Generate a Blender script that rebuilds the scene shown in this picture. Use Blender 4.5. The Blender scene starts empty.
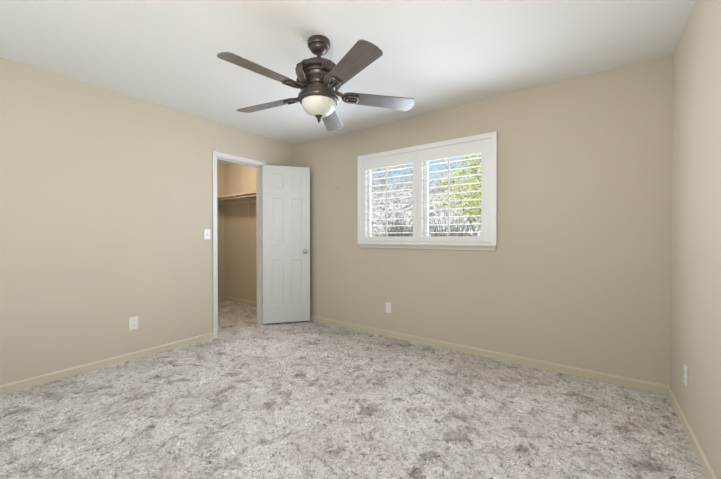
import bpy, bmesh, math, random
import numpy as np
from mathutils import Vector, Matrix
from math import pi, sin, cos, radians as R

S = bpy.context.scene
C = S.collection
random.seed(7)

# ---------------------------------------------------------------- camera
cam = bpy.data.objects.new('camera', bpy.data.cameras.new('camera'))
C.objects.link(cam)
cam.data.sensor_width = 36.0
cam.data.lens = 36.0 * 323.17 / 721.0
cam.data.clip_start = 0.02
_yaw, _pitch, _roll = 0.624645, -0.00815, -0.00065
_f = Vector((-sin(_yaw)*cos(_pitch), cos(_yaw)*cos(_pitch), sin(_pitch)))
_r = Vector((cos(_yaw), sin(_yaw), 0)); _u = _r.cross(_f)
_r2 = _r*cos(_roll) + _u*sin(_roll); _u2 = _u*cos(_roll) - _r*sin(_roll)
M = Matrix((_r2, _u2, -_f)).transposed().to_4x4()
M.translation = (0, 0, 1.138)
cam.matrix_world = M
S.camera = cam

# ---------------------------------------------------------------- world, sun, large lights, exposure
W = bpy.data.worlds.new('sky'); S.world = W; W.use_nodes = True
wn = W.node_tree
sky = wn.nodes.new('ShaderNodeTexSky'); sky.sky_type = 'NISHITA'
sky.sun_disc = False; sky.sun_elevation = R(42); sky.sun_rotation = R(200)
sky.dust_density = 0.6; sky.ozone_density = 1.6
bg = wn.nodes['Background']; wn.links.new(sky.outputs[0], bg.inputs[0]); bg.inputs[1].default_value = 0.19

def lamp(name, kind, loc, target, energy, color, **kw):
    d = bpy.data.lights.new(name, kind); d.energy = energy; d.color = color
    for k, v in kw.items(): setattr(d, k, v)
    o = bpy.data.objects.new(name, d); C.objects.link(o); o.location = loc
    o.rotation_euler = (Vector(target) - Vector(loc)).to_track_quat('-Z', 'Y').to_euler()
    return o
lamp('sun', 'SUN', (4, -8, 9), (0, 4, 0), 4.2, (1.0, 0.95, 0.87), angle=R(0.6))
# daylight entering by the shuttered window
lamp('window_daylight', 'AREA', (-1.85, 2.93, 1.55), (-3.30, 1.15, 1.45), 9.2, (0.80, 0.89, 1.0),
     shape='RECTANGLE', size=0.62, size_y=0.80, spread=R(142))
lamp('window_daylight', 'AREA', (-1.20, 2.93, 1.55), (0.45, 1.15, 1.50), 9.2, (0.80, 0.89, 1.0),
     shape='RECTANGLE', size=0.62, size_y=0.80, spread=R(142))
lamp('shutter_glow', 'AREA', (-1.53, 3.10, 1.52), (-1.53, 0.0, 1.46), 14, (0.71, 0.82, 1.0),
     shape='RECTANGLE', size=1.40, size_y=0.80, spread=R(165))
lamp('window_skylight', 'AREA', (-1.53, 3.55, 1.55), (-1.53, 0.0, 1.50), 30, (0.90, 0.96, 1.0),
     shape='RECTANGLE', size=1.9, size_y=1.3)
# two added fill lamps by the camera: one ahead, one up at the ceiling
lamp('rear_fill', 'AREA', (-1.5, -0.27, 1.35), (-1.5, 3.0, 1.35), 20, (0.72, 0.875, 1.0),
     shape='RECTANGLE', size=3.4, size_y=1.9)
lamp('ceiling_fill', 'AREA', (-0.6, 0.05, 1.72), (-1.2, 1.0, 2.44), 22, (1.0, 0.885, 0.74),
     shape='RECTANGLE', size=0.5, size_y=0.5)  # added fill, sent up to the ceiling to brighten the room
lamp('closet_bulb', 'POINT', (-4.45, 2.52, 2.34), (-4.45, 2.52, 0), 16, (1.0, 0.83, 0.65), shadow_soft_size=0.08)

S.view_settings.view_transform = 'Standard'
S.view_settings.look = 'None'
S.view_settings.gamma = 1.0
S.view_settings.use_curve_mapping = False
S.view_settings.exposure = 0.0

# ---------------------------------------------------------------- materials
def mat(name, color, rough=0.5, metal=0.0, spec=0.5, bump=None, var=None):
    """bump=(scale, strength, distance); var=(scale, amount) mottles the colour slightly"""
    m = bpy.data.materials.new(name); m.use_nodes = True
    n = m.node_tree.nodes; l = m.node_tree.links
    b = n['Principled BSDF']
    b.inputs['Base Color'].default_value = (*color, 1)
    b.inputs['Roughness'].default_value = rough
    b.inputs['Metallic'].default_value = metal
    b.inputs['Specular IOR Level'].default_value = spec
    tc = n.new('ShaderNodeTexCoord')
    if var:
        t = n.new('ShaderNodeTexNoise'); t.inputs['Scale'].default_value = var[0]; t.inputs['Detail'].default_value = 5
        l.new(tc.outputs['Object'], t.inputs['Vector'])
        r = n.new('ShaderNodeValToRGB')
        r.color_ramp.elements[0].position = 0.3; r.color_ramp.elements[1].position = 0.7
        a = var[1]
        r.color_ramp.elements[0].color = (*[c*(1-a) for c in color], 1)
        r.color_ramp.elements[1].color = (*[min(1, c*(1+a)) for c in color], 1)
        l.new(t.outputs['Fac'], r.inputs['Fac']); l.new(r.outputs['Color'], b.inputs['Base Color'])
    if bump:
        t = n.new('ShaderNodeTexNoise'); t.inputs['Scale'].default_value = bump[0]; t.inputs['Detail'].default_value = 4
        l.new(tc.outputs['Object'], t.inputs['Vector'])
        bp = n.new('ShaderNodeBump'); bp.inputs['Strength'].default_value = bump[1]; bp.inputs['Distance'].default_value = bump[2]
        l.new(t.outputs['Fac'], bp.inputs['Height']); l.new(bp.outputs['Normal'], b.inputs['Normal'])
    return m

WALL = (0.610, 0.546, 0.442)
m_wall = mat('beige_wall_paint', WALL, 0.75, spec=0.25, bump=(120, 0.12, 0.002), var=(1.3, 0.02))
m_ceil = mat('white_ceiling_paint', (0.80, 0.79, 0.77), 0.9, spec=0.2, bump=(90, 0.15, 0.002), var=(0.9, 0.015))
m_base = mat('cream_baseboard_paint', (0.650, 0.585, 0.455), 0.5, spec=0.35)
m_white = mat('white_trim_paint', (0.74, 0.735, 0.72), 0.4, spec=0.4)
m_door = mat('white_door_paint', (0.655, 0.66, 0.645), 0.42, spec=0.4)
m_shut = mat('white_shutter_paint', (0.86, 0.86, 0.86), 0.38, spec=0.4)
m_sill = mat('shaded_sill_paint', (0.70, 0.67, 0.60), 0.5)  # white sill's shaded strip put into the colour; switch slot shares it
m_plastic = mat('white_plate_plastic', (0.84, 0.82, 0.79), 0.35)
m_slot = mat('dark_slot', (0.12, 0.11, 0.10), 0.6)
m_nickel = mat('brushed_nickel', (0.50, 0.49, 0.47), 0.30, 1.0)
m_bronze = mat('oil_rubbed_bronze', (0.088, 0.077, 0.070), 0.36, 0.55, bump=(60, 0.1, 0.001), var=(14, 0.25))
m_finial = mat('dark_bronze_finial', (0.035, 0.031, 0.028), 0.4, 0.4)
m_iron = mat('dark_blade_iron', (0.13, 0.115, 0.105), 0.35, 0.7)
m_shelf = mat('cream_shelf_paint', (0.72, 0.64, 0.52), 0.5)

def wood_mat():
    m = bpy.data.materials.new('walnut_fan_blade'); m.use_nodes = True
    n = m.node_tree.nodes; l = m.node_tree.links; b = n['Principled BSDF']
    tc = n.new('ShaderNodeTexCoord'); mp = n.new('ShaderNodeMapping'); mp.inputs['Scale'].default_value = (3, 60, 60)
    t = n.new('ShaderNodeTexNoise'); t.inputs['Scale'].default_value = 2.2; t.inputs['Detail'].default_value = 6; t.inputs['Distortion'].default_value = 0.6
    r = n.new('ShaderNodeValToRGB'); r.color_ramp.elements[0].position = 0.3; r.color_ramp.elements[1].position = 0.72
    r.color_ramp.elements[0].color = (0.058, 0.048, 0.043, 1); r.color_ramp.elements[1].color = (0.125, 0.104, 0.094, 1)
    l.new(tc.outputs['Object'], mp.inputs['Vector']); l.new(mp.outputs['Vector'], t.inputs['Vector'])
    l.new(t.outputs['Fac'], r.inputs['Fac']); l.new(r.outputs['Color'], b.inputs['Base Color'])
    b.inputs['Roughness'].default_value = 0.40; b.inputs['Coat Weight'].default_value = 1.0; b.inputs['Coat Roughness'].default_value = 0.3
    return m
m_blade = wood_mat()

def bowl_mat():
    m = mat('frosted_white_glass', (0.90, 0.89, 0.83), 0.28, spec=0.5)
    n = m.node_tree.nodes; l = m.node_tree.links; b = n['Principled BSDF']
    tr = n.new('ShaderNodeBsdfTranslucent'); tr.inputs['Color'].default_value = (0.92, 0.91, 0.85, 1)
    mx = n.new('ShaderNodeMixShader'); mx.inputs[0].default_value = 0.3
    l.new(b.outputs[0], mx.inputs[1]); l.new(tr.outputs[0], mx.inputs[2])
    l.new(mx.outputs[0], n['Material Output'].inputs['Surface'])
    return m
m_bowl = bowl_mat()

def glass_mat():
    m = bpy.data.materials.new('clear_window_glass'); m.use_nodes = True
    n = m.node_tree.nodes; l = m.node_tree.links; n.remove(n['Principled BSDF'])
    t = n.new('ShaderNodeBsdfTransparent'); t.inputs['Color'].default_value = (0.95, 0.97, 0.96, 1)
    g = n.new('ShaderNodeBsdfGlossy'); g.inputs['Roughness'].default_value = 0.02
    f = n.new('ShaderNodeFresnel'); f.inputs['IOR'].default_value = 1.35
    mx = n.new('ShaderNodeMixShader'); l.new(f.outputs[0], mx.inputs[0]); l.new(t.outputs[0], mx.inputs[1]); l.new(g.outputs[0], mx.inputs[2])
    l.new(mx.outputs[0], n['Material Output'].inputs['Surface'])
    return m
m_glass = glass_mat()

def carpet_mat():
    m = bpy.data.materials.new('mottled_shag_carpet'); m.use_nodes = True
    n = m.node_tree.nodes; l = m.node_tree.links; b = n['Principled BSDF']
    b.inputs['Roughness'].default_value = 1.0; b.inputs['Specular IOR Level'].default_value = 0.05
    b.inputs['Sheen Weight'].default_value = 0.15
    tc = n.new('ShaderNodeTexCoord')
    def noise(scale, detail, dist=0.0, rough=0.55):
        t = n.new('ShaderNodeTexNoise'); t.inputs['Scale'].default_value = scale; t.inputs['Detail'].default_value = detail
        t.inputs['Distortion'].default_value = dist; t.inputs['Roughness'].default_value = rough
        l.new(tc.outputs['Object'], t.inputs['Vector']); return t
    def ramp(src, stops):
        r = n.new('ShaderNodeValToRGB'); e = r.color_ramp.elements
        e[0].position, e[0].color = stops[0][0], (*stops[0][1], 1); e[1].position, e[1].color = stops[-1][0], (*stops[-1][1], 1)
        for p, c in stops[1:-1]:
            q = e.new(p); q.color = (*c, 1)
        l.new(src.outputs['Fac'], r.inputs['Fac']); return r
    base = ramp(noise(7.0, 7, 0.9, 0.64), [(0.29, (0.38, 0.335, 0.305)), (0.385, (0.64, 0.595, 0.565)), (0.465, (0.90, 0.87, 0.845)), (0.70, (0.97, 0.95, 0.935))])
    tone = ramp(noise(1.6, 3, 0.3), [(0.36, (0.90, 0.87, 0.845)), (0.60, (1, 1, 1))])
    fleck = ramp(noise(30, 5, 0.8, 0.68), [(0.33, (0.34, 0.295, 0.265)), (0.405, (0.80, 0.78, 0.76)), (0.45, (1, 1, 1))])
    # thin wandering lines of darker colour, set by noise
    line = ramp(noise(17, 5, 0.9, 0.62), [(0.470, (1, 1, 1)), (0.497, (0.58, 0.54, 0.51)), (0.503, (0.58, 0.54, 0.51)), (0.530, (1, 1, 1))])
    def mul(a, c):
        x = n.new('ShaderNodeMix'); x.data_type = 'RGBA'; x.blend_type = 'MULTIPLY'; x.inputs[0].default_value = 1
        l.new(a, x.inputs[6]); l.new(c, x.inputs[7]); return x.outputs[2]
    gi = n.new('ShaderNodeNewGeometry'); tr = n.new('ShaderNodeValToRGB')   # every tuft its own shade
    tr.color_ramp.elements[0].color = (0.66, 0.645, 0.63, 1); tr.color_ramp.elements[1].color = (1.15, 1.15, 1.15, 1)
    q = tr.color_ramp.elements.new(0.25); q.color = (0.97, 0.965, 0.96, 1)
    l.new(gi.outputs['Random Per Island'], tr.inputs['Fac'])
    l.new(mul(mul(mul(mul(base.outputs[0], tone.outputs[0]), fleck.outputs[0]), line.outputs[0]), tr.outputs[0]), b.inputs['Base Color'])
    tl = n.new('ShaderNodeBsdfTranslucent'); mx = n.new('ShaderNodeMixShader'); mx.inputs[0].default_value = 0.0
    l.new(b.inputs['Base Color'].links[0].from_socket, tl.inputs['Color'])
    l.new(b.outputs[0], mx.inputs[1]); l.new(tl.outputs[0], mx.inputs[2]); l.new(mx.outputs[0], n['Material Output'].inputs['Surface'])
    f = noise(160, 4, 0, 0.7)
    bp = n.new('ShaderNodeBump'); bp.inputs['Strength'].default_value = 0.25; bp.inputs['Distance'].default_value = 0.006
    l.new(f.outputs['Fac'], bp.inputs['Height']); l.new(bp.outputs['Normal'], b.inputs['Normal'])
    return m
m_carpet = carpet_mat()

# ---------------------------------------------------------------- mesh helpers
class MB:
    def __init__(s): s.bm = bmesh.new()
    def box(s, a, b, mtx=None):
        a, b = [min(p, q) for p, q in zip(a, b)], [max(p, q) for p, q in zip(a, b)]
        P = [(x, y, z) for x in (a[0], b[0]) for y in (a[1], b[1]) for z in (a[2], b[2])]
        v = [s.bm.verts.new(mtx @ Vector(p) if mtx else p) for p in P]
        for f in ((0,1,3,2),(4,6,7,5),(0,4,5,1),(2,3,7,6),(0,2,6,4),(1,5,7,3)):
            s.bm.faces.new([v[i] for i in f])
        return s
    def lathe(s, prof, n=48, mtx=None, ripple=None):
        rings = []
        for r, z in prof:
            ring = []
            for k in range(n):
                a = 2*pi*k/n
                rr = r if ripple is None else r*(1 + ripple(a, z))
                p = Vector((rr*cos(a), rr*sin(a), z))
                ring.append(s.bm.verts.new(mtx @ p if mtx else p))
            rings.append(ring)
        for i in range(len(rings)-1):
            for k in range(n):
                q = (k+1) % n
                s.bm.faces.new((rings[i][k], rings[i][q], rings[i+1][q], rings[i+1][k]))
        for ring, flip in ((rings[0], True), (rings[-1], False)):
            s.bm.faces.new(ring[::-1] if flip else ring)
        return s
    def tube(s, pts, rad, n=8):
        pts = [Vector(p) for p in pts]
        rads = rad if isinstance(rad, (list, tuple)) else [rad]*len(pts)
        rings = []
        for i, p in enumerate(pts):
            d = (pts[min(i+1, len(pts)-1)] - pts[max(i-1, 0)]).normalized()
            h = Vector((0, 0, 1)) if abs(d.z) < 0.9 else Vector((1, 0, 0))
            a = d.cross(h).normalized(); b = d.cross(a)
            rings.append([s.bm.verts.new(p + rads[i]*(cos(2*pi*k/n)*a + sin(2*pi*k/n)*b)) for k in range(n)])
        for i in range(len(rings)-1):
            for k in range(n):
                q = (k+1) % n
                s.bm.faces.new((rings[i][k], rings[i][q], rings[i+1][q], rings[i+1][k]))
        s.bm.faces.new(rings[0][::-1]); s.bm.faces.new(rings[-1])
        return s
    def prism(s, outline, z0, z1, mtx=None):
        """outline in xy extruded in z"""
        T = (lambda p: mtx @ Vector(p)) if mtx else (lambda p: p)
        lo = [s.bm.verts.new(T((x, y, z0))) for x, y in outline]
        hi = [s.bm.verts.new(T((x, y, z1))) for x, y in outline]
        s.bm.faces.new(lo[::-1]); s.bm.faces.new(hi)
        k = len(outline)
        for i in range(k):
            j = (i+1) % k
            s.bm.faces.new((lo[i], lo[j], hi[j], hi[i]))
        return s
    def build(s, name, m, parent=None, bevel=0.0, smooth=False, seg=2):
        bmesh.ops.recalc_face_normals(s.bm, faces=s.bm.faces)
        me = bpy.data.meshes.new(name); s.bm.to_mesh(me); s.bm.free()
        me.materials.append(m)
        o = bpy.data.objects.new(name, me); C.objects.link(o)
        if parent: o.parent = parent
        if smooth: me.shade_smooth()
        if bevel:
            b = o.modifiers.new('bevel', 'BEVEL'); b.width = bevel; b.segments = seg; b.limit_method = 'ANGLE'; b.angle_limit = R(40)
            b.harden_normals = False
        return o

def empty(name, loc=(0, 0, 0), rz=0):
    o = bpy.data.objects.new(name, None); C.objects.link(o); o.location = loc; o.rotation_euler.z = rz
    o.empty_display_size = 0.1
    return o
def tag(o, label, cat, group=None, kind=None):
    o['label'] = label; o['category'] = cat
    if group: o['group'] = group
    if kind: o['kind'] = kind
    return o
def struct(o, label=None, cat=None):
    o['kind'] = 'structure'
    if label: o['label'] = label
    if cat: o['category'] = cat
    return o

# ---------------------------------------------------------------- room shell
XL, YB, XR, YF, H = -3.485, 3.190, 0.453, -0.32, 2.44
T = 0.115
XW, YN, YS = -5.43, 3.320, 1.45             # closet: far wall, side wall by the window wall, other side wall
DY0, DY1, DZ = 2.030, 2.660, 2.060          # doorway
WX0, WX1, WZ0, WZ1 = -2.247, -0.785, 1.085, 2.075   # hole for the window

def value_noise(nx, ny, seed):
    return np.random.default_rng(seed).random((nx, ny))
def upsample(g, xs, ys, cell):
    gx, gy = xs/cell, ys/cell
    i, j = gx.astype(int), gy.astype(int); u, v = gx-i, gy-j
    u = u*u*(3-2*u); v = v*v*(3-2*v)
    return (g[np.ix_(i, j)]*np.outer(1-u, 1-v) + g[np.ix_(i+1, j)]*np.outer(u, 1-v)
            + g[np.ix_(i, j+1)]*np.outer(1-u, v) + g[np.ix_(i+1, j+1)]*np.outer(u, v))
def make_floor():
    step = 0.011
    x0, x1, y0, y1 = XW-0.1, XR+0.1, YF-0.1, YN+0.1
    nx, ny = int((x1-x0)/step), int((y1-y0)/step)
    xs, ys = np.arange(nx)*step, np.arange(ny)*step
    z = np.zeros((nx, ny))
    X, Y = np.meshgrid(xs, ys, indexing='ij')
    for cell, amp, sd in ((0.045, 0.011, 71), (0.022, 0.004, 72)):        # rounded clumps of yarn
        wob = 0.5*cell
        A = X + wob*(upsample(value_noise(int(nx*step/cell)+3, int(ny*step/cell)+3, sd+10), xs, ys, cell)-.5)
        B = Y + wob*(upsample(value_noise(int(nx*step/cell)+3, int(ny*step/cell)+3, sd+20), xs, ys, cell)-.5)
        r = np.random.default_rng(sd); gx, gy = int(nx*step/cell)+6, int(ny*step/cell)+6
        jx, jy = r.random((gx, gy)), r.random((gx, gy))
        ci, cj = np.floor(A/cell).astype(int)+2, np.floor(B/cell).astype(int)+2
        best = np.full((nx, ny), 9.0)
        for di in (-1, 0, 1):
            for dj in (-1, 0, 1):
                i, j = np.clip(ci+di, 0, gx-1), np.clip(cj+dj, 0, gy-1)
                best = np.minimum(best, np.hypot((ci+di-2+jx[i, j])-A/cell, (cj+dj-2+jy[i, j])-B/cell))
        z += amp*(-np.clip(best, 0, 1.0)**2)
    z += 0.006*(upsample(value_noise(int(nx*step/.16)+3, int(ny*step/.16)+3, 1), xs, ys, 0.16)-0.6)
    rng = np.random.default_rng(9)
    co = np.empty((nx, ny, 3))
    co[..., 0] = x0 + xs[:, None] + rng.uniform(-.35, .35, (nx, ny))*step
    co[..., 1] = y0 + ys[None, :] + rng.uniform(-.35, .35, (nx, ny))*step
    co[..., 2] = z - 0.002
    idx = np.arange(nx*ny).reshape(nx, ny)
    q = np.stack([idx[:-1, :-1], idx[1:, :-1], idx[1:, 1:], idx[:-1, 1:]], -1).reshape(-1, 4)
    me = bpy.data.meshes.new('floor')
    me.vertices.add(nx*ny); me.vertices.foreach_set('co', co.reshape(-1))
    me.loops.add(q.size); me.loops.foreach_set('vertex_index', q.reshape(-1))
    me.polygons.add(len(q)); me.polygons.foreach_set('loop_start', np.arange(len(q))*4)
    me.update(); me.validate()
    me.materials.append(m_carpet)
    o = bpy.data.objects.new('floor', me); C.objects.link(o)
    me.shade_smooth()
    o['kind'] = 'structure'
    relief = (x0, y0, step, z)
    struct(o, 'mottled grey and white shag carpet covering the room and closet', 'floor')
    return relief
relief = make_floor()

def make_pile():
    """shaggy carpet pile: leaning tufts whose lean follows a swirling field, as one uncountable mass"""
    rng = np.random.default_rng(21)
    n = 300000
    x0, x1, y0, y1 = XW+0.02, XR-0.004, YF+0.01, YN-0.01
    px = rng.uniform(x0, x1, n); py = rng.uniform(y0, y1, n)
    inroom = (px > XL+0.036) & (py < YB-0.030) & (px < XR-0.030)
    incl = (px < XL-T-0.036) & (py > YS+0.03) & (py < YN-0.03) & (px > XW+0.03)
    indoor = (px >= XL-T-0.036) & (px <= XL+0.036) & (py > DY0+0.015) & (py < DY1-0.015)
    k = inroom | incl | indoor
    px, py = px[k], py[k]; n = len(px)
    def field(cell, seed):
        g = np.random.default_rng(seed).random((int((x1-x0)/cell)+3, int((y1-y0)/cell)+3))
        gx, gy = (px-x0)/cell, (py-y0)/cell
        i, j = gx.astype(int), gy.astype(int); u, v = gx-i, gy-j
        u = u*u*(3-2*u); v = v*v*(3-2*v)
        return g[i, j]*(1-u)*(1-v) + g[i+1, j]*u*(1-v) + g[i, j+1]*(1-u)*v + g[i+1, j+1]*u*v
    ang = 2*np.pi*(1.4*field(0.30, 51) + 0.7*field(0.10, 52)) + rng.normal(0, .9, n)
    lean = np.clip(1.2 + 0.22*(field(0.10, 53)-0.5) + rng.normal(0, .16, n), 0.6, 1.5)
    L = 0.0095*(0.75 + 0.5*field(0.05, 54))*rng.uniform(.75, 1.2, n)
    d = np.stack([np.cos(ang)*np.sin(lean), np.sin(ang)*np.sin(lean), np.cos(lean)], 1)
    s = np.stack([-np.sin(ang), np.cos(ang), np.zeros(n)], 1)*(rng.uniform(.0016, .0030, n))[:, None]
    b = np.stack([px, py, relief[3][((px-relief[0])/relief[2]).astype(int), ((py-relief[1])/relief[2]).astype(int)] - 0.003], 1)
    mid = b + d*(L*0.6)[:, None]
    tip = b + d*L[:, None] + np.stack([d[:, 0], d[:, 1], -0.25*np.ones(n)], 1)*(L*0.35)[:, None]
    co = np.stack([b-s, b+s, mid+s*1.1, mid-s*1.1, tip], 1).reshape(-1, 3)
    me = bpy.data.meshes.new('carpet_pile')
    base = (np.arange(n)*5)[:, None]
    loops = np.concatenate([base+np.array([[0, 1, 2, 3]]), base+np.array([[3, 2, 4]])], 1).reshape(-1)
    starts = (np.arange(n)*7)[:, None] + np.array([[0, 4]])
    me.vertices.add(n*5); me.vertices.foreach_set('co', co.reshape(-1))
    me.loops.add(len(loops)); me.loops.foreach_set('vertex_index', loops)
    me.polygons.add(2*n); me.polygons.foreach_set('loop_start', starts.reshape(-1))
    me.update(); me.validate(); me.materials.append(m_carpet)
    o = bpy.data.objects.new('carpet_pile', me); C.objects.link(o)
    tag(o, 'shaggy mottled grey and white carpet pile covering the floor', 'carpet', kind='stuff')
make_pile()

struct(MB().box((XW-T, YF-T, H), (XR+T, YN+T, H+0.12)).build('ceiling', m_ceil), 'plain white painted ceiling', 'ceiling')
zb = -0.03
# wall with the closet doorway
w = MB()
w.box((XL-T, YF-T, zb), (XL, DY0, H)); w.box((XL-T, DY1, zb), (XL, YB, H)); w.box((XL-T, DY0, DZ), (XL, DY1, H))
struct(w.build('wall_left', m_wall), 'beige wall with the closet doorway', 'wall')
# wall with the window
w = MB()
w.box((XL-T, YB, zb), (WX0, YB+0.15, H)); w.box((WX1, YB, zb), (XR+T, YB+0.15, H))
w.box((WX0, YB, zb), (WX1, YB+0.15, WZ0)); w.box((WX0, YB, WZ1), (WX1, YB+0.15, H))
struct(w.build('wall_back', m_wall), 'beige wall with the shuttered window', 'wall')
struct(MB().box((XR, YF-T, zb), (XR+T, YB, H)).build('wall_right', m_wall), 'plain beige wall close to the camera', 'wall')
struct(MB().box((XL-T, YF-T, zb), (XR, YF, H)).build('wall_front', m_wall), 'beige wall behind the camera', 'wall')
# closet walls
struct(MB().box((XW-T, YN, zb), (XL-T, YN+T, H)).build('wall_closet_side', m_wall), 'beige side wall inside the closet under and above the shelf', 'wall')
struct(MB().box((XW-T, YS, zb), (XW, YN, H)).build('wall_closet_end', m_wall), 'beige end wall inside the closet', 'wall')
struct(MB().box((XW, YS-T, zb), (XL-T, YS, H)).build('wall_closet_near', m_wall), 'beige closet wall hidden beside the doorway', 'wall')

# baseboards with an eased top edge
BH, BT = 0.063, 0.013
def baseboard(name, a, b, nrm, label):
    a, b, nrm = Vector(a), Vector(b), Vector(nrm)
    d = (b-a).normalized()
    m = MB(); prof = [(0, -0.02), (BT, -0.02), (BT, BH-0.012), (BT*0.45, BH), (0, BH)]
    ends = [[m.bm.verts.new(p + nrm*u + Vector((0, 0, z))) for u, z in prof] for p in (a, b)]
    k = len(prof)
    for i in range(k):
        m.bm.faces.new((ends[0][i], ends[0][(i+1) % k], ends[1][(i+1) % k], ends[1][i]))
    m.bm.faces.new(ends[0][::-1]); m.bm.faces.new(ends[1])
    struct(m.build(name, m_base), label, 'baseboard')
CW = 0.049
baseboard('baseboard_left', (XL, YF, 0), (XL, DY0-CW, 0), (1, 0, 0), 'cream baseboard along the closet wall')
baseboard('baseboard_corner', (XL, DY1+CW, 0), (XL, YB, 0), (1, 0, 0), 'short cream baseboard behind the open door')
baseboard('baseboard_back', (XL+BT, YB, 0), (XR, YB, 0), (0, -1, 0), 'cream baseboard under the window')
baseboard('baseboard_right', (XR, YF, 0), (XR, YB-BT, 0), (-1, 0, 0), 'cream baseboard on the right hand wall')
baseboard('baseboard_closet_side', (XW, YN, 0), (XL-T, YN, 0), (0, -1, 0), 'cream baseboard inside the closet on its side wall')
baseboard('baseboard_closet_end', (XW, YS, 0), (XW, YN-BT, 0), (1, 0, 0), 'cream baseboard inside the closet on its end wall')

# door casing and jamb
w = MB()
for x0, x1 in ((XL, XL+0.016), (XL-T-0.016, XL-T)):
    w.box((x0, DY0-CW, -0.01), (x1, DY0, DZ)); w.box((x0, DY1, -0.01), (x1, DY1+CW, DZ))
    w.box((x0, DY0-CW, DZ), (x1, DY1+CW, DZ+CW))
struct(w.build('trim_1', m_white, bevel=0.004), 'white casing around the closet doorway', 'door casing')
w = MB()
J = 0.010
w.box((XL-T, DY0, -0.01), (XL, DY0+J, DZ)); w.box((XL-T, DY1-J, -0.01), (XL, DY1, DZ)); w.box((XL-T, DY0, DZ-J), (XL, DY1, DZ))
st = XL-0.045
w.box((st-0.035, DY0+J, -0.01), (st, DY0+J+0.01, DZ-J)); w.box((st-0.035, DY1-J-0.01, -0.01), (st, DY1-J, DZ-J)); w.box((st-0.035, DY0+J, DZ-J-0.01), (st, DY1-J, DZ-J))
jamb = struct(w.build('trim_2', m_white, bevel=0.0015), 'white door jamb with stop strips inside the doorway', 'door jamb')
for hz in (0.32, 1.05, 1.85):
    MB().box((XL-0.036, DY1-J-0.002, hz-0.045), (XL-0.004, DY1-J, hz+0.045)).build('hinge_leaf', m_white, jamb)

# six panel door, local x across the leaf, y through it, z up
DW, DT, DH = 0.605, 0.035, 2.045
ang = math.atan2(3.137-2.660, -3.10+3.485)
door = empty('door_1', (XL+0.006, DY1-0.002, 0.018), ang)
struct(door, 'white six panel door standing open against the corner', 'door')
def door_leaf():
    m = MB()
    xs = [0, 0.108, 0.262, 0.343, 0.497, DW]
    zs = [0, 0.228, 0.815, 1.035, 1.622, 1.745, 1.945, DH]
    panels = {(1, 1), (3, 1), (1, 3), (3, 3), (1, 5), (3, 5)}
    for side, y in ((-1, -DT), (1, 0.0)):
        for i in range(5):
            for j in range(7):
                x0, x1, z0, z1 = xs[i], xs[i+1], zs[j], zs[j+1]
                if (i, j) not in panels:
                    v = [m.bm.verts.new(p) for p in ((x0, y, z0), (x1, y, z0), (x1, y, z1), (x0, y, z1))]
                    m.bm.faces.new(v); continue
                # moulded recess, then a raised field
                loops = []
                for ins, dep in ((0, 0), (0.010, 0.005), (0.018, 0.005), (0.045, 0.001)):
                    yy = y - side*dep
                    loops.append([m.bm.verts.new(p) for p in ((x0+ins, yy, z0+ins), (x1-ins, yy, z0+ins), (x1-ins, yy, z1-ins), (x0+ins, yy, z1-ins))])
                for a, b in zip(loops, loops[1:]):
                    for k in range(4):
                        q = (k+1) % 4
                        m.bm.faces.new((a[k], a[q], b[q], b[k]))
                m.bm.faces.new(loops[-1])
    for a, b in (((0, 0), (0, DH)), ((0, DH), (DW, DH)), ((DW, DH), (DW, 0)), ((DW, 0), (0, 0))):
        m.bm.faces.new([m.bm.verts.new(p) for p in ((a[0], -DT, a[1]), (b[0], -DT, b[1]), (b[0], 0, b[1]), (a[0], 0, a[1]))])
    bmesh.ops.remove_doubles(m.bm, verts=m.bm.verts, dist=1e-5)
    return m.build('door_leaf', m_door, door)
leaf = door_leaf()
kx, kz = DW-0.062, 0.93
for s in (-1, 1):
    base = -DT if s < 0 else 0.0
    reach = 1.0 if s < 0 else 0.72
    mt = Matrix.Translation((kx, base, kz)) @ Matrix.Rotation(R(90)*(1 if s < 0 else -1), 4, 'X')
    prof = [(0.031, 0), (0.031, 0.004), (0.026, 0.009), (0.012, 0.012), (0.011, 0.026), (0.020, 0.034), (0.027, 0.044), (0.027, 0.054), (0.020, 0.061), (0.004, 0.063)]
    k = MB().lathe([(r, z*reach) for r, z in prof], 32, mt).build('door_knob', m_nickel, door, smooth=True)
    k['label'] = 'round satin metal door knob'
for hz in (0.30, 1.03, 1.83):
    h = MB()
    h.box((-0.004, -0.030, hz-0.045), (-0.0002, -0.003, hz+0.045))
    h.tube([(-0.006, 0.004, hz-0.046), (-0.006, 0.004, hz+0.046)], 0.006, 10)
    h.build('hinge', m_nickel, door)

# ---------------------------------------------------------------- window: aluminium slider behind plantation shutters
win = empty('window_1', (0, 0, 0)); struct(win, 'sliding window behind the white shutters', 'window')
w = MB(); fy0, fy1 = YB+0.075, YB+0.125
fr = 0.022
w.box((WX0, fy0, WZ0), (WX0+fr, fy1, WZ1)); w.box((WX1-fr, fy0, WZ0), (WX1, fy1, WZ1))
w.box((WX0+fr, fy0, WZ0), (WX1-fr, fy1, WZ0+fr)); w.box((WX0+fr, fy0, WZ1-fr), (WX1-fr, fy1, WZ1))
xm = -1.510; w.box((xm-0.042, fy0, WZ0+fr), (xm+0.042, fy1, WZ1-fr))
w.build('window_frame', m_white, win)
for a, b in ((WX0+fr, xm-0.042), (xm+0.042, WX1-fr)):
    MB().box((a, fy0+0.02, WZ0+fr), (b, fy0+0.026, WZ1-fr)).build('window_pane', m_glass, win)
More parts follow.
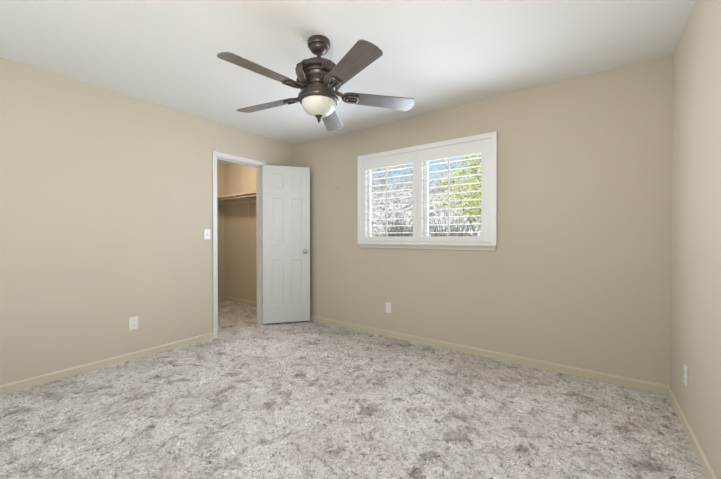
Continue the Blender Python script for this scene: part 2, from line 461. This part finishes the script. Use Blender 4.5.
# reveal lining
w = MB(); L = 0.006
w.box((WX0, YB, WZ0), (WX0+L, fy0, WZ1)); w.box((WX1-L, YB, WZ0), (WX1, fy0, WZ1))
w.box((WX0, YB, WZ0), (WX1, fy0, WZ0+L)); w.box((WX0, YB, WZ1-L), (WX1, fy0, WZ1))
w.build('window_reveal', m_white, win)

sh = empty('plantation_shutters', (-1.53, YB, 1.0))
tag(sh, 'white plantation shutters with two louvered panels filling the window', 'window shutters')
sh.location = (0, 0, 0)
SX0, SX1, SZ0, SZ1 = -2.318, -0.727, 1.056, 2.111
y0, y1 = YB-0.038, YB
fw = 0.052
w = MB()
w.box((SX0, y0, SZ0), (SX0+fw, y1, SZ1)); w.box((SX1-fw, y0, SZ0), (SX1, y1, SZ1))
w.box((SX0+fw, y0, SZ1-fw), (SX1-fw, y1, SZ1)); w.box((SX0+fw, y0, SZ0), (SX1-fw, y1, SZ0+0.028))
w.build('shutter_frame', m_shut, sh, bevel=0.004)
w = MB()
w.box((SX0+0.004, YB-0.050, SZ0-0.012), (SX1-0.004, YB, SZ0)); w.box((SX0+0.010, YB-0.022, SZ0-0.048), (SX1-0.010, YB, SZ0-0.012))
w.build('shutter_sill', m_sill, sh, bevel=0.004)
PZ0, PZ1 = SZ0+0.030, SZ1-fw-0.001
LZ0, LZ1 = 1.142, 1.934
NL = 10
for (px0, px1, lx0, lx1) in ((SX0+fw+0.0007, -1.5356, -2.205, -1.583), (-1.5344, SX1-fw-0.0007, -1.478, -0.865)):
    pan = MB(); py0, py1 = YB-0.031, YB-0.003
    pan.box((px0, py0, PZ0), (lx0, py1, PZ1)); pan.box((lx1, py0, PZ0), (px1, py1, PZ1))
    pan.box((lx0, py0, LZ1), (lx1, py1, PZ1)); pan.box((lx0, py0, PZ0), (lx1, py1, LZ0))
    P = pan.build('shutter_panel', m_shut, sh, bevel=0.003)
    lv = MB(); pitch = (LZ1-LZ0)/NL
    for k in range(NL):
        zc = LZ0 + pitch*(k+0.5); tilt = R(4)
        mt = Matrix.Translation(((lx0+lx1)/2, YB-0.017, zc)) @ Matrix.Rotation(tilt, 4, 'X')
        # elliptical slat section
        n = 12; hw = (lx1-lx0)/2-0.002
        ring = [(0.038*cos(2*pi*i/n), 0.0052*sin(2*pi*i/n)) for i in range(n)]
        va = [lv.bm.verts.new(mt @ Vector((-hw, a, b))) for a, b in ring]
        vb = [lv.bm.verts.new(mt @ Vector((hw, a, b))) for a, b in ring]
        for i in range(n):
            j = (i+1) % n; lv.bm.faces.new((va[i], va[j], vb[j], vb[i]))
        lv.bm.faces.new(va[::-1]); lv.bm.faces.new(vb)
    lv.build('louvers', m_shut, P)
    xr = (lx0+lx1)/2
    MB().box((xr-0.007, YB-0.066, LZ0+0.02), (xr+0.007, YB-0.054, LZ1-0.012)).build('tilt_rod', m_shut, P, bevel=0.002)

# ---------------------------------------------------------------- ceiling fan
FX, FY = -1.490, 1.594
FS = 1.0188
fan = empty('ceiling_fan', (FX, FY, H))
tag(fan, 'dark bronze five blade ceiling fan with a frosted bowl light', 'ceiling fan')
def zf(z): return 1.138 + (z-1.138)*FS - H
def zz(p): return [(r*FS, zf(z)) for r, z in p]
MB().lathe([(0.072, 0.0), (0.075, -0.006), (0.075, -0.030), (0.070, -0.038), (0.060, -0.041), (0.060, -0.053), (0.054, -0.064), (0.042, -0.074), (0.030, -0.080), (0.020, -0.083)],
           48).build('canopy', m_bronze, fan, smooth=True).modifiers.new('edges', 'EDGE_SPLIT').split_angle = R(30)
MB().lathe(zz([(0.0125, 2.345), (0.0125, 2.276), (0.019, 2.275), (0.021, 2.262)]), 24).build('downrod', m_bronze, fan)
mot = MB().lathe(zz([(0.020, 2.274), (0.060, 2.270), (0.102, 2.258), (0.127, 2.240), (0.136, 2.222), (0.136, 2.208), (0.122, 2.203), (0.112, 2.200), (0.111, 2.192), (0.119, 2.189), (0.119, 2.181), (0.110, 2.178),
                   (0.106, 2.166), (0.112, 2.162), (0.112, 2.154), (0.104, 2.149), (0.098, 2.140), (0.088, 2.132), (0.086, 2.124), (0.095, 2.120), (0.096, 2.112), (0.086, 2.108), (0.085, 2.100), (0.096, 2.097), (0.104, 2.090), (0.104, 2.076)]), 64).build('motor_housing', m_bronze, fan)
mot.data.shade_smooth()
es = mot.modifiers.new('edges', 'EDGE_SPLIT'); es.split_angle = R(38)
# scroll straps clasping the housing above each blade
TH0 = R(-23.5)
for k in range(5):
    a = TH0 + R(72*k - 4)
    pts = [(0.124, 2.236), (0.138, 2.228), (0.150, 2.214), (0.157, 2.194), (0.156, 2.174), (0.144, 2.150), (0.127, 2.128), (0.112, 2.106)]
    m = MB()
    for off, rr in ((-0.027, 0.0085), (-0.014, 0.006), (-0.005, 0.006), (0.005, 0.006), (0.014, 0.006), (0.027, 0.0085)):
        m.tube([(r*cos(a)-off*sin(a), r*sin(a)+off*cos(a), zf(z)) for r, z in pts], rr, 8)
    m.tube([(0.136*cos(a)+0.036*sin(a), 0.136*sin(a)-0.036*cos(a), zf(2.222)), (0.136*cos(a)-0.036*sin(a), 0.136*sin(a)+0.036*cos(a), zf(2.222))], 0.010, 12)
    m.build('housing_strap', m_bronze, fan, smooth=True)
ring = MB().lathe(zz([(0.095, 2.084), (0.112, 2.080), (0.117, 2.070), (0.117, 2.064), (0.128, 2.060), (0.134, 2.053), (0.134, 2.043), (0.128, 2.039), (0.126, 2.032), (0.129, 2.029), (0.128, 2.022), (0.120, 2.017), (0.111, 2.016)]), 64).build('light_fitter', m_bronze, fan, smooth=True)
es = ring.modifiers.new('edges', 'EDGE_SPLIT'); es.split_angle = R(22)
bowl_p = [(0.110, 2.020)] + [(0.1105*cos(t), 2.014-0.086*sin(t)) for t in [i*pi/2/14 for i in range(14)]] + [(0.006, 1.928)]
MB().lathe(zz(bowl_p), 96, ripple=lambda a, z: 0.018*abs(sin(9*a*0.5*2 + (z+0.5)*16))).build('glass_bowl', m_bowl, fan, smooth=True)
MB().lathe(zz([(0.025, 1.935), (0.026, 1.927), (0.018, 1.920), (0.010, 1.912), (0.013, 1.906), (0.009, 1.898), (0.005, 1.893), (0.006, 1.889), (0.002, 1.885)]), 24).build('finial', m_finial, fan, smooth=True)

def blade_outline():
    """half-width grows from root to tip; rounded root, squarish tip with rounded corners"""
    r0, r1 = 0.152, 0.674
    def hw(x): return 0.055 + 0.018*(x-r0)/(r1-r0)
    half = [(r0 + 0.055*(1-cos(t)), -hw(r0+0.055)*sin(t)) for t in [i*pi/2/7 for i in range(8)]]
    half += [(x, -hw(x)) for x in (0.30, 0.40, 0.50, 0.58)]
    c = 0.030; cx, cy = r1-0.010-c, -(hw(r1)-c)
    half += [(cx + c*sin(t), cy - c*cos(t)) for t in [i*pi/2/6 for i in range(7)]]
    half += [(r1-0.003, -0.022)]
    return half + [(x, -y) for x, y in half[:0:-1]]
proto = None
for k in range(5):
    rot = (0, 0, TH0 + R(72*k))
    if proto is None:
        mt = Matrix.Translation((0, 0, zf(2.068))) @ Matrix.Rotation(R(1.0), 4, 'Y') @ Matrix.Rotation(R(-12), 4, 'X')
        b = MB().prism(blade_outline(), 0, 0.006, mt).build('fan_blade', m_blade, fan, bevel=0.0015)
        m = MB()
        # open trapezoid loop lying under the blade root, and the arm to the hub
        lo = [(0.170, -0.016), (0.262, -0.034), (0.262, 0.034), (0.170, 0.016)]
        for i in range(4):
            a, c = Vector((*lo[i], -0.006)), Vector((*lo[(i+1) % 4], -0.006))
            m.tube([mt @ a, mt @ c], 0.0062, 8)
        m.tube([mt @ Vector((0.18, 0, -0.006)), mt @ Vector((0.250, 0, -0.006))], 0.0045, 8)
        for q in ((0.256, -0.024), (0.256, 0.024), (0.19, 0)):
            m.lathe([(0.008, -0.013), (0.009, -0.008), (0.009, 0.0)], 10, mt @ Matrix.Translation((q[0], q[1], 0)))
        m.tube([(0.080, 0, zf(2.090)), (0.115, 0, zf(2.094)), (0.145, 0, zf(2.086)), mt @ Vector((0.175, 0, -0.004))], [0.014, 0.013, 0.012, 0.012], 10)
        iron = m.build('blade_iron', m_iron, b, smooth=True)
        b['label'] = 'dark walnut fan blade'
        proto = (b, iron)
        b.rotation_euler = rot
    else:
        b = proto[0].copy(); C.objects.link(b); b.parent = fan; b.rotation_euler = rot
        i = proto[1].copy(); C.objects.link(i); i.parent = b

# ---------------------------------------------------------------- outlets and switch
def plate(name, loc, rz, label, cat, kind):
    """local x across, y out of the wall (towards -y), z up"""
    o = empty(name, loc, rz); tag(o, label, cat)
    pw, ph = 0.036, 0.058
    MB().box((-pw, -0.006, -ph), (pw, 0, ph)).build('cover_plate', m_plastic, o, bevel=0.003)
    if kind == 'outlet':
        for dz in (-0.021, 0.021):
            n = 20
            out = [(0.0165*max(-0.82, min(0.82, cos(t)))/0.82*0.95, 0.0165*sin(t)) for t in [2*pi*i/n for i in range(n)]]
            mt = Matrix.Translation((0, -0.0055, dz)) @ Matrix.Rotation(R(90), 4, 'X')
            s = MB().prism(out, 0, 0.003, mt).build('socket', m_plastic, o)
            d = MB()
            d.box((-0.0075, -0.0090, dz-0.001), (-0.0055, -0.0083, dz+0.007)); d.box((0.0055, -0.0090, dz-0.001), (0.0075, -0.0083, dz+0.006))
            d.box((-0.002, -0.0090, dz-0.010), (0.002, -0.0083, dz-0.006))
            d.build('slots', m_slot, s)
        MB().lathe([(0.003, 0), (0.003, 0.0015), (0.001, 0.002)], 12, Matrix.Translation((0, -0.006, 0)) @ Matrix.Rotation(R(90), 4, 'X')).build('screw', m_nickel, o)
    elif kind == 'switch':
        MB().box((-0.006, -0.0068, -0.013), (0.006, -0.005, 0.013)).build('toggle_slot', m_sill, o)
        mt = Matrix.Translation((0, -0.006, 0.0)) @ Matrix.Rotation(R(28), 4, 'X')
        MB().box((-0.0045, -0.014, -0.0055), (0.0045, 0.002, 0.0055), mt).build('toggle', m_plastic, o, bevel=0.001)
        for dz in (-0.042, 0.042):
            MB().lathe([(0.003, 0), (0.003, 0.0015), (0.001, 0.002)], 12, Matrix.Translation((0, -0.006, dz)) @ Matrix.Rotation(R(90), 4, 'X')).build('screw', m_nickel, o)
    return o
plate('wall_outlet', (XL, 1.203, 0.333), R(90), 'white duplex outlet low on the wall left of the closet doorway', 'electrical outlet', 'outlet')
plate('wall_outlet', (-1.905, YB, 0.328), 0, 'white duplex outlet low on the wall under the window', 'electrical outlet', 'outlet')
plate('wall_outlet', (XR, 2.694, 0.313), R(-90), 'white outlet plate on the right hand wall near the corner', 'electrical outlet', 'outlet')
plate('light_switch', (XL, 1.917, 1.166), R(90), 'white toggle light switch beside the closet doorway casing', 'light switch', 'switch')

nl = MB().lathe([(0.0055, 0.0), (0.0055, 0.003), (0.003, 0.005)], 12, Matrix.Rotation(R(90), 4, 'X')).build('nail_hole', m_slot)
nl.location = (-2.662, YB, 1.7705); tag(nl, 'small dark nail hole in the wall left of the shuttered window', 'nail hole')  # raised dark stud standing in for a nail hole

# ---------------------------------------------------------------- closet shelf and rod
shf = empty('closet_shelf', (-4.5, YN, 1.80)); tag(shf, 'long cream closet shelf with hanging rod and brackets inside the closet', 'closet shelf')
def lx(x): return x + 4.5
MB().box((lx(XW+0.001), -0.30, 0.0), (lx(XL-T-0.001), -0.001, 0.018)).build('shelf_board', m_shelf, shf, bevel=0.002)
MB().box((lx(XW+0.001), -0.019, -0.09), (lx(XL-T-0.001), -0.001, 0.0)).build('cleat', m_shelf, shf, bevel=0.002)
MB().box((lx(XW+0.001), -0.30, -0.09), (lx(XW+0.019), -0.019, 0.0)).build('cleat', m_shelf, shf, bevel=0.002)
MB().tube([(lx(XW+0.002), -0.265, -0.030), (lx(XL-T-0.002), -0.265, -0.030)], 0.013, 16).build('hanging_rod', m_shelf, shf, smooth=True)
x = -4.68
b = MB()
b.box((lx(x)-0.012, -0.024, -0.30), (lx(x)+0.012, -0.019, -0.001)); b.box((lx(x)-0.012, -0.285, -0.006), (lx(x)+0.012, -0.019, -0.001))
b.tube([(lx(x), -0.285, -0.004), (lx(x), -0.290, -0.026), (lx(x), -0.280, -0.046), (lx(x), -0.258, -0.048), (lx(x), -0.245, -0.036)], 0.006, 8)
b.build('shelf_bracket', m_shelf, shf)

# ---------------------------------------------------------------- outside the window
m_ground = mat('dry_ground', (0.40, 0.37, 0.32), 0.95, bump=(3, 0.5, 0.05), var=(0.8, 0.25))
m_hill = mat('brushy_slope', (0.46, 0.44, 0.41), 0.95, bump=(2, 0.8, 0.3), var=(4.0, 0.8))
m_bark = mat('pale_bark', (0.60, 0.57, 0.54), 0.9, bump=(30, 0.4, 0.01), var=(6, 0.35))
m_twig = mat('grey_twigs', (0.42, 0.39, 0.37), 0.9, var=(3, 0.4))
m_yel = mat('yellow_green_leaf', (0.62, 0.60, 0.12), 0.6, var=(4, 0.3))
m_brush = mat('grey_brown_brush', (0.21, 0.185, 0.165), 0.9, var=(2, 0.45))

struct(MB().box((-40, YB+0.4, -0.6), (25, 60, -0.25)).build('ground_1', m_ground), 'dry ground outside the window', 'ground')
def hill():
    m = MB(); g = {}
    rng = random.Random(3)
    for i in range(40):
        for j in range(14):
            x = -38 + i*1.5; y = 15 + j*2.0
            z = -0.4 + 6.3*(1-cos(min(1, j/6)*pi))/2 + rng.uniform(-.25, .25) + 0.4*sin(i*0.5)
            g[i, j] = m.bm.verts.new((x, y, z))
    for i in range(39):
        for j in range(13):
            m.bm.faces.new((g[i, j], g[i+1, j], g[i+1, j+1], g[i, j+1]))
    return struct(m.build('hillside_1', m_hill, smooth=True), 'grey brushy hillside beyond the trees', 'hill')
hill()

def grow(m, p, d, length, rad, depth, rng, ends, spread=0.55):
    n = 3; pts = [p]; rads = [rad]
    for i in range(n):
        d = (d + Vector((rng.uniform(-.18, .18), rng.uniform(-.18, .18), rng.uniform(-.08, .14)))).normalized()
        p = p + d*(length/n); pts.append(p); rads.append(rad*(1-0.4*(i+1)/n))
    m.tube(pts, rads, 5 if depth > 1 else 3)
    if depth == 0:
        ends.append((p, d)); return
    for k in range(rng.choice((2, 3, 3)) if depth > 1 else 3):
        a = Vector((rng.uniform(-1, 1), rng.uniform(-1, 1), rng.uniform(-.5, .9))).normalized()
        nd = (d*(1-spread) + a*spread + Vector((0, 0, 0.08))).normalized()
        q = pts[rng.choice((2, 3, 3))]
        grow(m, q, nd, length*rng.uniform(0.62, 0.85), rads[-1]*0.75, depth-1, rng, ends, spread)

def bare_tree(x, y, seed, label, h=1.5, lean=(0, 0), z=-0.27):
    t = empty('bare_tree', (x, y, z)); tag(t, label, 'tree', 'bare trees outside the window')
    rng = random.Random(seed); m = MB(); ends = []
    grow(m, Vector((0, 0, 0)), Vector((lean[0], lean[1], 1)).normalized(), h, 0.085, 5, rng, ends, 0.45)
    for p, d in ends:
        for _ in range(5):
            e = p + (d + Vector((rng.uniform(-.9, .9), rng.uniform(-.9, .9), rng.uniform(-.6, .7)))).normalized()*rng.uniform(.15, .45)
            m.tube([p, e], [0.009, 0.005], 3)
    m.build('branches', m_bark, t)
    return t
def leafy_tree(x, y, seed, label, h=1.5, lean=(0, 0)):
    t = empty('yellow_leaf_tree', (x, y, -0.27)); tag(t, label, 'tree')
    rng = random.Random(seed); m = MB(); ends = []
    grow(m, Vector((0, 0, 0)), Vector((lean[0], lean[1], 1)).normalized(), h, 0.10, 5, rng, ends)
    m.build('branches', m_bark, t)
    lf = MB()
    for p, d in ends:
        for _ in range(20):
            c = p + Vector((rng.gauss(0, .13), rng.gauss(0, .13), rng.gauss(0, .13)))
            a = Vector((rng.uniform(-1, 1), rng.uniform(-1, 1), rng.uniform(-1, 1))).normalized()
            b = a.orthogonal().normalized(); s = rng.uniform(.022, .042)
            lf.bm.faces.new([lf.bm.verts.new(c + q) for q in (a*s, b*s*.6, -a*s, -b*s*.6)])
    lf.build('foliage', m_yel, t)
    return t
bare_tree(-5.4, 9.5, 11, 'pale bare tree seen through the middle of the left shutter panel', 1.25)
bare_tree(-9.0, 12.4, 5, 'pale bare tree seen at the outer edge of the left shutter panel', 1.7)
bare_tree(-9.6, 19.0, 31, 'distant bare tree seen at the right edge of the left shutter panel', 2.0, z=0.6)
bare_tree(-5.2, 13.2, 23, 'bare tree with pale trunk seen through left half of the right shutter panel', 1.65, (0.12, 0))
bare_tree(-5.6, 17.2, 37, 'distant bare tree behind the yellow green tree in the right shutter panel', 2.0, z=0.6)
leafy_tree(-2.3, 8.0, 8, 'yellow green leafy tree seen through the right shutter panel', 1.2)
def brush(x, y, seed, h):
    t = empty('bare_shrub', (x, y, -0.27))
    tag(t, 'grey brown bare shrub in the thicket behind the trees outside', 'shrub', 'bare shrubs in the thicket outside the window')
    rng = random.Random(seed); m = MB()
    for _ in range(260):
        a = rng.uniform(0, 2*pi); l = h*rng.uniform(.5, 1.0)
        d = Vector((cos(a)*rng.uniform(0, .22), sin(a)*rng.uniform(0, .22), 1)).normalized()
        p = Vector((rng.uniform(-.2, .2), rng.uniform(-.2, .2), 0)); k = p + d*l*.6
        e = k + (d + Vector((rng.uniform(-.5, .5), rng.uniform(-.5, .5), 0))).normalized()*l*.4
        m.tube([p, k, e], [0.016, 0.011, 0.005], 3)
        e2 = k + (d + Vector((rng.uniform(-.8, .8), rng.uniform(-.8, .8), -.1))).normalized()*l*.3
        m.tube([k, e2], [0.009, 0.004], 3)
    m.build('stems', m_brush, t)
for i, (x, y) in enumerate(((-4.45, 5.9), (-3.3, 6.0), (-2.2, 5.85), (-0.85, 5.9))):
    brush(x, y, 40+i, 1.86 + 0.08*(i % 2))
